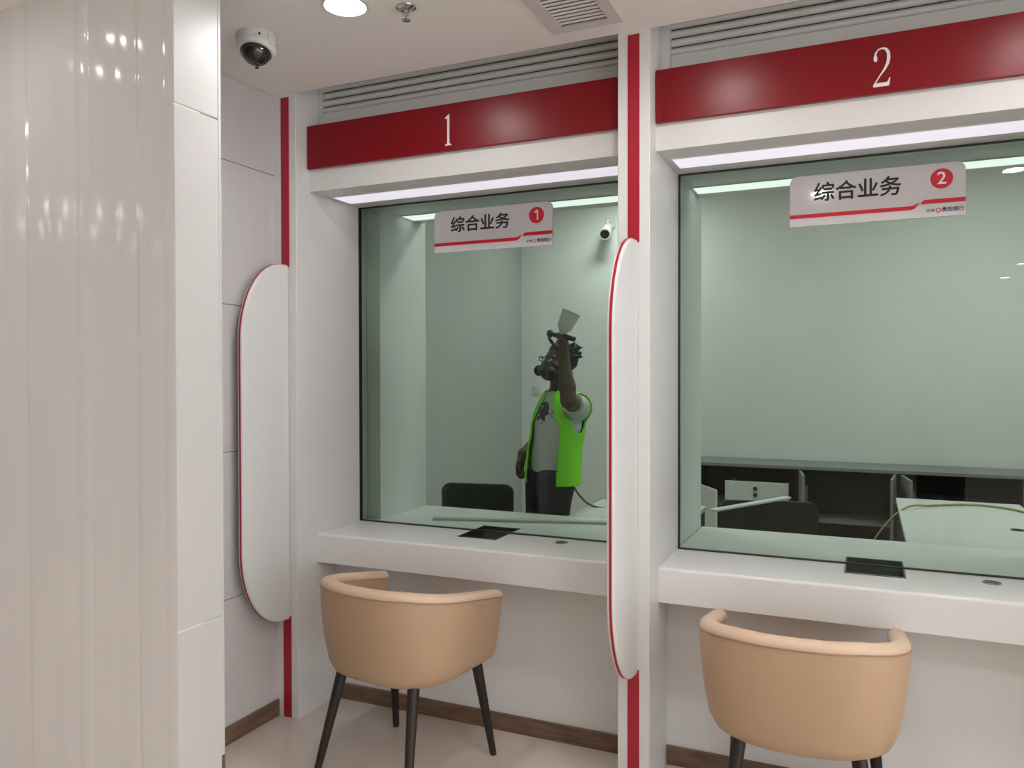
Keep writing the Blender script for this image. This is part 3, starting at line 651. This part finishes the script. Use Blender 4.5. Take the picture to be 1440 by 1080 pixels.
t = empty('light_switch', (-2.665, SY1, 1.35), label='small grey wall switch on the rear wall left of the painter', cat='switch')
MB().box(-0.043, 0.043, -0.010, -0.0005, -0.043, 0.043, r=0.003, seg=1).build('switch_plate', 'whiteplastic', t)
MB().box(-0.02, 0.02, -0.014, -0.0102, -0.03, 0.03, r=0.002, seg=1).build('rocker', 'whiteplastic', t)
def bullet_camera():
    t = empty('bullet_camera', (-1.99, SY1, 2.78), label='small white bullet camera high on the rear wall beside the middle pilaster', cat='camera')
    MB().box(-0.04, 0.04, -0.02, -0.0005, -0.05, 0.05, r=0.004, seg=1).build('wall_bracket', 'whiteplastic', t)
    MB().tube([(0, -0.02, 0), (0, -0.09, 0.0), (0, -0.11, -0.03)], 0.014, 10).build('bracket_arm', 'whiteplastic', t, smooth=0.8)
    R = Vector((0.15, -1, -0.55)).normalized().to_track_quat('Z', 'Y').to_matrix()
    MB().lathe([(0.035, -0.06), (0.042, -0.05), (0.042, 0.09), (0.05, 0.10), (0.05, 0.13), (0.044, 0.13)], c=(0, -0.11, -0.07), n=24, R=R).build('camera_body', 'whiteplastic', t, smooth=0.6)
    MB().lathe([(0.04, 0.128), (0.038, 0.131), (0.002, 0.133)], c=(0, -0.11, -0.07), n=24, R=R).build('camera_lens', 'blackdome', t, smooth=0.6)
bullet_camera()
for x, y, lab in ((0.7, 5.1, 'ceiling lamp of the staff room outside the picture'), (-1.75, 5.9, 'ceiling lamp of the staff room outside the picture'), (-1.45, 4.3, 'ceiling lamp of the staff room outside the picture'), (1.9, 4.4, 'ceiling lamp of the staff room outside the picture')):  # all unseen; the one above the painter is added to brighten the desk
    downlight(x, y, lab, 'lamp_staff', SZ, 'unseen lamps lighting the staff room', 0.20 if x > 0 and x < 1 else 0.16)

# ================================================================== PEOPLE (signed distance bodies, one continuous surface)
class SDF:
    def __init__(s, lo, hi, h):
        s.h = h; s.lo = np.array(lo, float); s.n = np.ceil((np.array(hi)-s.lo)/h).astype(int)+1
        s.F = np.full(s.n, 1.0)
    def _win(s, lo, hi):
        a = np.clip(np.floor((np.array(lo)-s.lo)/s.h).astype(int), 0, s.n-1); b = np.clip(np.ceil((np.array(hi)-s.lo)/s.h).astype(int)+1, 1, s.n)
        sl = tuple(slice(i, max(j, i+1)) for i, j in zip(a, b))
        g = np.meshgrid(*[s.lo[k]+s.h*np.arange(sl[k].start, sl[k].stop) for k in range(3)], indexing='ij')
        return sl, np.stack(g, -1)
    def _put(s, sl, d, k, op):
        A = s.F[sl]
        if op == 'add':
            if k > 0:
                q = np.maximum(k-np.abs(A-d), 0)/k; s.F[sl] = np.minimum(A, d)-q*q*k*0.25
            else: s.F[sl] = np.minimum(A, d)
        elif op == 'sub': s.F[sl] = np.maximum(A, -d)
    def cone(s, a, b, ra, rb, k=0.02, flat=None, op='add'):
        """tapered capsule; flat=(axis, factor): thinner by factor along a unit axis"""
        a, b = np.array(a, float), np.array(b, float); m = max(ra, rb)+0.06
        sl, P = s._win(np.minimum(a, b)-m, np.maximum(a, b)+m)
        ab = b-a
        if flat is not None:
            ax, fc = np.array(flat[0], float), flat[1]; P = P+((P-a)@ax)[..., None]*ax*(1/fc-1); ab = ab+(ab@ax)*ax*(1/fc-1)
        t = np.clip(((P-a)@ab)/max(ab@ab, 1e-9), 0, 1)
        d = np.linalg.norm(P-a-t[..., None]*ab, axis=-1)-(ra+t*(rb-ra))
        if flat is not None: d = d*(0.5+0.5*flat[1])
        s._put(sl, d, k, op)
    def chain(s, pts, rad, k=0.02, flat=None, grow=0.0):
        for i in range(len(pts)-1): s.cone(pts[i], pts[i+1], rad[i]+grow, rad[i+1]+grow, k, flat)
    def ell(s, c, r, axes=None, k=0.02, op='add'):
        c, r = np.array(c, float), np.array(r, float); m = r.max()+0.06
        sl, P = s._win(c-m, c+m); P = P-c
        if axes is not None: P = P@np.array(axes, float).T
        k0 = np.linalg.norm(P/r, axis=-1); k1 = np.linalg.norm(P/(r*r), axis=-1)
        s._put(sl, k0*(k0-1)/np.maximum(k1, 1e-6), k, op)
    def half(s, p, n):                      # keep only the side where (x-p).n < 0
        sl = tuple(slice(0, q) for q in s.n); _, P = s._win(s.lo, s.lo+s.h*(s.n-1))
        s.F = np.maximum(s.F, (P-np.array(p, float))@np.array(n, float)); return s
    def cutcap(s, p, n, R):                 # cut away what lies beyond a plane, within a ball round p
        p, n = np.array(p, float), np.array(n, float); n = n/np.linalg.norm(n); sl, P = s._win(p-R, p+R); P = P-p
        s._put(sl, np.maximum(np.linalg.norm(P, axis=-1)-R, -(P@n)), 0, 'sub')
    def grid(s): return s._win(s.lo, s.lo+s.h*(s.n-1))[1]
    def mesh(s, name, mat, parent, smooth=2):
        F = s.F; I = F < 0; n = s.n
        c = np.zeros(n-1, int)
        for dx in (0, 1):
            for dy in (0, 1):
                for dz in (0, 1): c += I[dx:n[0]-1+dx, dy:n[1]-1+dy, dz:n[2]-1+dz]
        act = (c > 0) & (c < 8); idx = -np.ones(n-1, int); cells = np.argwhere(act); idx[act] = np.arange(len(cells))
        acc = np.zeros((len(cells), 3)); cnt = np.zeros(len(cells))
        cor = [(a, b, d) for a in (0, 1) for b in (0, 1) for d in (0, 1)]
        for p in cor:
            for ax in range(3):
                if p[ax]: continue
                q = list(p); q[ax] = 1
                f0 = F[tuple((cells+p).T)]; f1 = F[tuple((cells+q).T)]; m = (f0 < 0) != (f1 < 0)
                t = np.where(m, f0/np.where(m, f0-f1, 1), 0); pt = np.array(p, float)[None, :].repeat(len(cells), 0); pt[:, ax] += t
                acc += pt*m[:, None]; cnt += m
        V = s.lo+s.h*(cells+acc/np.maximum(cnt, 1)[:, None])
        faces = []
        for ax in range(3):
            b, c_ = (ax+1) % 3, (ax+2) % 3
            lo = [slice(1, n[k]-1) for k in range(3)]; lo[ax] = slice(0, n[ax]-1); hi = list(lo); hi[ax] = slice(1, n[ax])
            m = I[tuple(lo)] != I[tuple(hi)]; E = np.argwhere(m); E[:, b] += 1; E[:, c_] += 1
            def at(db, dc):
                q = E.copy(); q[:, b] += db; q[:, c_] += dc; return idx[tuple(q.T)]
            Q = np.stack([at(-1, -1), at(0, -1), at(0, 0), at(-1, 0)], 1)
            inside = I[tuple(E.T)]; Q[~inside] = Q[~inside][:, ::-1]; faces.append(Q)
        faces = np.concatenate(faces)
        for _ in range(smooth):
            sm = np.zeros_like(V); w = np.zeros(len(V))
            for k in range(4):
                i, j = faces[:, k], faces[:, (k+1) % 4]; np.add.at(sm, i, V[j]); np.add.at(w, i, 1); np.add.at(sm, j, V[i]); np.add.at(w, j, 1)
            V = 0.5*V+0.5*sm/np.maximum(w, 1)[:, None]
        me = bpy.data.meshes.new(name); me.from_pydata(V.tolist(), [], faces.tolist()); me.materials.append(MAT[mat] if isinstance(mat, str) else mat)
        me.polygons.foreach_set('use_smooth', [True]*len(me.polygons)); me.update()
        o = bpy.data.objects.new(name, me); COL.objects.link(o); o.parent = parent; return o

def hand(s, wrist, dirv, palm_n, side, size=1.0, curl=0.5, k=0.006):
    """palm and five fingers. dirv: along the hand, palm_n: out of the palm, side: towards the thumb"""
    w, d, p, t = (np.array(q, float) for q in (wrist, dirv, palm_n, side)); z = size
    s.cone(w, w+d*0.075*z, 0.023*z, 0.024*z, 0.02); 
    for q in (-0.026, -0.009, 0.009, 0.026): s.cone(w+d*0.02*z+t*q*0.6*z, w+d*0.082*z+t*q*z, 0.013*z, 0.0115*z, 0.012)
    for q, L in zip((0.028, 0.010, -0.009, -0.027), (0.072, 0.080, 0.075, 0.058)):
        b = w+d*0.084*z+t*q*z; a1, a2, a3 = curl*0.5, curl*1.3, curl*2.0
        for a, fr, r0, r1 in ((a1, 0.45, 0.0098, 0.009), (a2, 0.30, 0.009, 0.0085), (a3, 0.25, 0.0085, 0.0072)):
            e = b+(d*math.cos(a)+p*math.sin(a))*L*fr*z; s.cone(b, e, r0*z, r1*z, k); b = e
    b = w+d*0.022*z+t*0.022*z+p*0.006*z
    for q, L, r0, r1 in (((0.55, 0.75, 0.25), 0.045, 0.0145, 0.011), ((0.82, 0.30, 0.45), 0.032, 0.011, 0.0095), ((0.85, 0.0, 0.55), 0.024, 0.0095, 0.008)):
        v = d*q[0]+t*q[1]+p*q[2]; v /= np.linalg.norm(v); e = b+v*L*z; s.cone(b, e, r0*z, r1*z, k); b = e

def head_shape(s, c, fwd, left, up, k=0.02, z=1.0):
    """skull, jaw, brow, nose, lips, ears round the head centre c"""
    c, f, l, u = (np.array(q, float) for q in (c, fwd, left, up)); ax = [f, l, u]
    s.ell(c+(u*0.028-f*0.012)*z, np.array((0.098, 0.077, 0.092))*z, ax, k)
    s.ell(c+(f*0.022-u*0.045)*z, np.array((0.066, 0.060, 0.072))*z, ax, 0.03)
    s.ell(c+(f*0.062-u*0.092)*z, np.array((0.022, 0.026, 0.018))*z, ax, 0.025)
    for q in (1, -1):
        s.ell(c+(f*0.078+l*0.030*q+u*0.024)*z, np.array((0.012, 0.024, 0.008))*z, ax, 0.012)
        s.ell(c+(f*0.060+l*0.048*q-u*0.022)*z, np.array((0.022, 0.02, 0.018))*z, ax, 0.02)
        s.ell(c+(f*0.095+l*0.031*q+u*0.004)*z, np.array((0.014, 0.017, 0.011))*z, ax, 0, 'sub')
        s.ell(c+(-f*0.008+l*0.078*q-u*0.004)*z, np.array((0.018, 0.008, 0.031))*z, ax, 0.008)
    s.cone(c+(f*0.086+u*0.012)*z, c+(f*0.106-u*0.030)*z, 0.008*z, 0.013*z, 0.012)
    for q in (1, -1): s.ell(c+(f*0.094+l*0.011*q-u*0.033)*z, np.array((0.010, 0.008, 0.007))*z, ax, 0.008)
    s.ell(c+(f*0.088-u*0.056)*z, np.array((0.010, 0.022, 0.006))*z, ax, 0.006)
    s.ell(c+(f*0.086-u*0.068)*z, np.array((0.010, 0.019, 0.007))*z, ax, 0.006)


U3 = np.array((0, 0, 1.0))
def unit(v): v = np.array(v, float); return v/np.linalg.norm(v)
def figure(name, base, F, K, hands, headdir, label, skin, h, vest_open, hem, shirt_mat, hair_spikes=0, shirt_hem=0.93, vest_shift=-0.012):
    """K: joints relative to the base; F: where the torso faces; hands: per side (along, palm normal, thumb side, curl)"""
    F = unit(F); Lf = np.cross(U3, F); K = {k: np.array(v, float) for k, v in K.items()}
    t = empty(name, base, label=label, cat='person')
    pts = np.array(list(K.values())); lo, hi = pts.min(0)-0.24, pts.max(0)+0.24; lo[2] = -0.02; hi[2] = max(hi[2], K['head'][2]+0.2)
    sp = [K['pelvis'], K['waist'], K['chest'], K['neckbase']]
    def torso(s, g=0.0, k=0.05, low=0.0):
        s.cone(sp[0], sp[1], 0.150+g+low, 0.138+g+low*0.7, k, (F, 0.74)); s.cone(sp[1], sp[2], 0.138+g+low*0.7, 0.158+g, k, (F, 0.72))
        s.cone(sp[2], sp[2]*0.45+sp[3]*0.55, 0.158+g, 0.118+g, k, (F, 0.68))
        for q in 'LR': s.cone(K['neckbase']-U3*0.035, K['sh'+q], 0.055+g*0.7, 0.062+g, k)
        s.cone(sp[2]*0.3+sp[3]*0.7, sp[3], 0.08+g*0.5, 0.060+g*0.3, k)
    def legs(s, g=0.0):
        for q in 'LR':
            s.cone(K['hip'+q], K['kn'+q], 0.090+g, 0.058+g, 0.05); m = K['kn'+q]*0.65+K['an'+q]*0.35
            s.cone(K['kn'+q], m, 0.056+g, 0.057+g, 0.02); s.cone(m, K['an'+q], 0.057+g, 0.040+g, 0.02)
    # body
    s = SDF(lo, hi, h); torso(s, -0.010); legs(s, -0.010)
    for q in 'LR':
        s.cone(K['sh'+q], K['el'+q], 0.054, 0.041, 0.03); m = K['el'+q]*0.7+K['wr'+q]*0.3
        s.cone(K['el'+q], m, 0.041, 0.043, 0.02); s.cone(m, K['wr'+q], 0.043, 0.027, 0.02)
        d, p, sd, curl = hands[q]; hand(s, K['wr'+q], unit(d), unit(p), unit(sd), 1.0, curl)
    hf, hu = unit(headdir[0]), unit(headdir[1]); hl = np.cross(hu, hf)
    s.cone(K['neckbase']-U3*0.02, K['head']-hu*0.05-hf*0.012, 0.058, 0.052, 0.03)
    head_shape(s, K['head'], hf, hl, hu, z=0.94)
    s.mesh('body', skin, t, 1)
    # eyes
    for q in (1, -1):
        c = K['head']+hf*0.076+hl*0.029*q+hu*0.004
        MB().lathe([(0.0125*math.cos(a), 0.0125*math.sin(a)) for a in [PI*(k/8-0.5) for k in range(9)]], c=c, n=12).build('eye', 'eye', t, smooth=3)
    # hair
    s = SDF(K['head']-0.2, K['head']+0.2, min(h, 0.006)); ax = [hf, hl, hu]
    s.ell(K['head']+hu*0.030-hf*0.018, (0.099, 0.081, 0.094), ax, 0)
    s.cutcap(K['head']+hf*0.055+hu*0.055, hf*1.0-hu*0.75, 0.2); s.cutcap(K['head']-hu*0.035-hf*0.02, -hu+hf*0.55, 0.2)
    rnd = random.Random(3)
    for k in range(hair_spikes):
        a = rnd.uniform(0, 2*PI); e = rnd.uniform(0.05, 1.0); v = unit(hf*math.cos(a)*math.cos(e)*0.9-hf*0.25+hl*math.sin(a)*math.cos(e)+hu*math.sin(e))
        if v@hf > 0.45: continue
        c = K['head']+hu*0.034-hf*0.02; s.cone(c+v*0.075, c+v*rnd.uniform(0.100, 0.118)+np.array((rnd.uniform(-.02, .02), rnd.uniform(-.02, .02), 0.0)), 0.014, 0.004, 0.01)
    s.mesh('hair', 'hair', t, 1)
    # shirt
    s = SDF(lo, hi, h); torso(s, 0.006)
    for q in 'LR':
        e = K['sh'+q]*0.42+K['el'+q]*0.58; d = unit(K['el'+q]-K['sh'+q]); s.cone(K['sh'+q], e+d*0.04, 0.066, 0.064, 0.03); s.cutcap(e, d, 0.11)
    s.cone(K['neckbase']+U3*0.012, K['neckbase']+U3*0.2, 0.064, 0.07, 0, op='sub'); s.half((0, 0, shirt_hem), (0, 0, -1)); s.mesh('tee_shirt', shirt_mat, t, 2)
    # trousers and shoes
    s = SDF(lo, hi, h); legs(s, 0.008); s.cone(K['pelvis'], K['waist'], 0.150, 0.140, 0.05, (F, 0.74)); s.half((0, 0, shirt_hem+0.025), (0, 0, 1)); s.half((0, 0, 0.075), (0, 0, -1)); s.mesh('trousers', 'pants', t, 2)
    for q in 'LR':
        s = SDF(K['an'+q]-0.25, K['an'+q]+0.25, 0.007); a = K['an'+q]*np.array((1, 1, 0)); s.cone(a+U3*0.045-F*0.03, a+U3*0.035+F*0.155, 0.042, 0.036, 0.0); s.cone(a+U3*0.05, a+U3*0.09, 0.044, 0.046, 0.03); s.half((0, 0, 0.001), (0, 0, -1)); s.mesh('shoe', 'blackplastic', t, 1)
    # open vest
    s = SDF(lo, hi, h); torso(s, 0.026, 0.05, 0.026); A = s.F.copy(); s.F[:] = 1.0; torso(s, 0.014, 0.05, 0.026); s.F = np.maximum(A, -s.F)
    P = s.grid(); cx = (P-K['chest'])@Lf; cf = (P-K['chest'])@F; zz = P[..., 2]
    wd = vest_open*np.clip(1-0.75*np.clip((zz-K['chest'][2])/(K['neckbase'][2]-K['chest'][2]), 0, 1), 0.2, 1)
    s.F = np.maximum(s.F, -np.maximum(np.abs(cx-vest_shift)-wd, -cf))
    for q in 'LR':
        o = unit(K['sh'+q]-K['neckbase']-U3*((K['sh'+q]-K['neckbase'])[2])); s.cone(K['sh'+q]+o*0.055+U3*0.02, K['sh'+q]+o*0.05-U3*0.09, 0.070, 0.058, 0, op='sub')
        d = unit(K['el'+q]-K['sh'+q]); s.cone(K['sh'+q]+d*0.06, K['el'+q], 0.076, 0.06, 0, op='sub')
    s.cone(K['neckbase']+U3*0.005, K['neckbase']+U3*0.2, 0.085, 0.085, 0, op='sub'); s.half((0, 0, hem), (0, 0, -1)); s.mesh('safety_vest', 'vest', t, 2)
    return t, K, F, Lf, hf, hl, hu

# painter behind the first window
PR, PT = np.array((0.9124, 0.4092, 0)), np.array((0.4092, -0.9124, 0))
def lc(u, tt, z): return PR*u+PT*tt+U3*z
pb = np.array((-1.634, 4.299, 0.0)); al = math.radians(30)
PF = -PR*math.cos(al)+PT*math.sin(al); PL = np.cross(U3, PF)
hip = lc(-0.055, 0, 0.87)
PK = dict(pelvis=lc(-0.032, 0, 0.90), waist=lc(-0.026, 0, 1.02), chest=lc(0.0, 0, 1.20), neckbase=lc(0.008, 0, 1.36),
          shL=lc(0.022, 0, 1.305)+PL*0.155, shR=lc(0.045, -0.125, 1.275), elL=lc(0.034, 0.37, 1.355), wrL=lc(0.014, 0.32, 1.59),
          elR=lc(-0.085, -0.26, 1.10), wrR=lc(-0.205, -0.14, 1.02), hipL=hip+PL*0.08, hipR=hip-PL*0.08, knL=lc(-0.075, 0, 0.47)+PL*0.09, knR=lc(-0.075, 0, 0.47)-PL*0.09,
          anL=lc(-0.075, 0, 0.08)+PL*0.11, anR=lc(-0.06, 0, 0.08)-PL*0.10, head=lc(0.008, 0.0, 1.565))
hd = -PR*0.82+PT*0.54+U3*0.12
PRINT_AT = tuple(lc(-0.105, 0.075, 1.29))
painter, K_, F_, L_, hf_, hl_, hu_ = figure('person', pb, PF, PK,
    {'L': (lc(-0.10, 0, 1), -PR*0.9+PT*0.1, PT*-0.6-PR*0.5+U3*0.3, 0.95), 'R': (lc(-0.20, 0.05, -1), PT*0.4+PR*0.8, -PR*0.6+PT*0.8, 0.45)},
    (hd, U3*0.985+PR*0.16), 'painter in a lime safety vest and black respirator raising a spray gun', 'skin', 0.0068, 0.115, 0.862, shirt_material(), 80, vest_shift=0.03)
# respirator and glasses are worn: parts of the figure
c = K_['head']; s = SDF(c-0.2, c+0.2, 0.005)
s.ell(c+hf_*0.074-hu_*0.046, (0.044, 0.050, 0.058), [hf_, hl_, hu_], 0); s.ell(c+hf_*0.058-hu_*0.082, (0.040, 0.048, 0.032), [hf_, hl_, hu_], 0.03)
s.cone(c+hf_*0.092-hu_*0.055, c+hf_*0.106-hu_*0.066, 0.030, 0.030, 0.008)
for q in (1, -1): s.cone(c+hf_*0.070+hl_*0.04*q-hu_*0.056, c+hf_*0.088+hl_*0.062*q-hu_*0.066, 0.026, 0.033, 0.006)
mk = s.mesh('respirator', 'mask', painter, 1)
m = MB()
for q in (1, -1): m.tube([c+hl_*0.05*q+hf_*0.06-hu_*0.045, c+hl_*0.082*q+hf_*0.0-hu_*0.035, c+hl_*0.078*q-hf_*0.06-hu_*0.015, c+hl_*0.03*q-hf_*0.105], 0.005, 6)
m.build('respirator_strap', 'mask', mk, smooth=1)
m = MB()
for q in (1, -1):
    m.tube([c+hf_*0.108+hl_*0.012*q+hu_*0.010, c+hf_*0.108+hl_*0.03*q+hu_*0.018, c+hf_*0.100+hl_*0.066*q+hu_*0.012, c+hl_*0.088*q+hu_*0.010, c-hf_*0.03+hl_*0.086*q+hu_*0.006], 0.003, 6)
    m.tube([c+hf_*0.108+hl_*0.012*q+hu_*0.010, c+hf_*0.106+hl_*0.03*q-hu_*0.012, c+hf_*0.100+hl_*0.064*q-hu_*0.006, c+hf_*0.100+hl_*0.066*q+hu_*0.012], 0.003, 6)
m.tube([c+hf_*0.108+hl_*0.012+hu_*0.010, c+hf_*0.113+hu_*0.014, c+hf_*0.108-hl_*0.012+hu_*0.010], 0.003, 6); m.build('glasses', 'mask', painter, smooth=1)
# spray gun with a milky cup on top, held in the raised hand
gw = pb+K_['wrL']+lc(-0.014, 0.0, 0.088)
gun = empty('spray_gun', gw, label='spray gun with a milky paint cup held up in the hand of the painter', cat='spray gun')
m = MB().tube([lc(0.075, 0.01, 0.004), lc(0.02, 0.0, 0.020), lc(-0.05, 0, 0.034)], [0.013, 0.016, 0.014], 12); m.build('gun_body', 'darkmetal', gun, smooth=0.7)
MB().tube([lc(-0.05, 0, 0.034), lc(-0.068, 0, 0.038), lc(-0.080, 0, 0.041)], [0.022, 0.022, 0.011], 12).build('air_cap', 'darkmetal', gun, smooth=0.7)
MB().tube([lc(0.02, 0, 0.016), lc(0.028, 0.0, -0.03), lc(0.034, 0.0, -0.10)], [0.014, 0.013, 0.014], 10).build('gun_handle', 'darkmetal', gun, smooth=0.7)
MB().tube([lc(-0.012, 0, 0.01), lc(-0.014, 0, -0.03), lc(-0.006, 0, -0.06)], 0.004, 8).build('trigger', 'chrome', gun, smooth=0.7)
cd = Vector(lc(0.46, 0.0, 1.0)).normalized(); R = cd.to_track_quat('Z', 'Y').to_matrix()
MB().lathe([(0.012, -0.005), (0.014, 0.018), (0.032, 0.040), (0.041, 0.052), (0.051, 0.135), (0.054, 0.136), (0.054, 0.142), (0.02, 0.146)], c=lc(-0.006, 0, 0.022), n=28, R=R).build('paint_cup', 'cup', gun, smooth=0.6)
# hoses
hp = pb+lc(0.075, 0.13, 0.87)
tag(MB().tube(catmull([hp, hp+lc(0.03, 0.03, -0.05), hp+lc(0.09, 0.05, -0.105), hp+lc(0.18, 0.06, -0.125), hp+lc(0.30, 0.05, -0.12), hp+lc(0.40, 0.03, -0.10)], 6), 0.006, 8).build('air_hose', 'hose', smooth=1), 'thin dark air hose trailing from the waist of the painter', 'hose')
tag(MB().tube(catmull([(-0.20, 4.55, 0.10), (-0.10, 4.62, 0.30), (0.05, 4.72, 0.60), (0.19, 4.80, 0.757), (0.34, 4.98, 0.757), (0.55, 5.10, 0.757), (0.72, 5.02, 0.757), (0.90, 4.75, 0.757), (1.1, 4.6, 0.80)], 8), 0.006, 8).build('air_hose', 'hose_yellow', smooth=1), 'thin yellowish air hose lying across the white side desk', 'hose')

# the photographer, seen only as a faint reflection in the second window
qb = np.array((0.52, -0.42, 0.0)); QF = unit((-0.25, 1, 0)); QL = np.cross(U3, QF)
ql = lambda f, l, z: QF*f+QL*l+U3*z
QK = dict(pelvis=ql(0, 0, 0.90), waist=ql(0, 0, 1.02), chest=ql(0, 0, 1.22), neckbase=ql(-0.01, 0, 1.385), shL=ql(0, 0.165, 1.335), shR=ql(0, -0.165, 1.335),
          elL=ql(0.12, 0.20, 1.11), wrL=ql(0.26, 0.12, 1.30), elR=ql(0.10, -0.22, 1.10), wrR=ql(0.22, -0.10, 1.12), hipL=ql(0, 0.08, 0.87), hipR=ql(0, -0.08, 0.87),
          knL=ql(0.01, 0.09, 0.47), knR=ql(0.01, -0.09, 0.47), anL=ql(0, 0.10, 0.08), anR=ql(0, -0.10, 0.08), head=ql(0.02, 0, 1.56))
ph, *_ = figure('person', qb, QF, QK, {'L': (QF*0.3+U3, -QL, QF, 0.5), 'R': (QF*0.4+QL*0.3+U3*0.6, QL, QF, 0.6)}, (QF, U3), 'person in a lime safety vest standing in the hall, seen only as a reflection', 'skin_light', 0.010, 0.05, 0.80, 'cabwhite', 10)
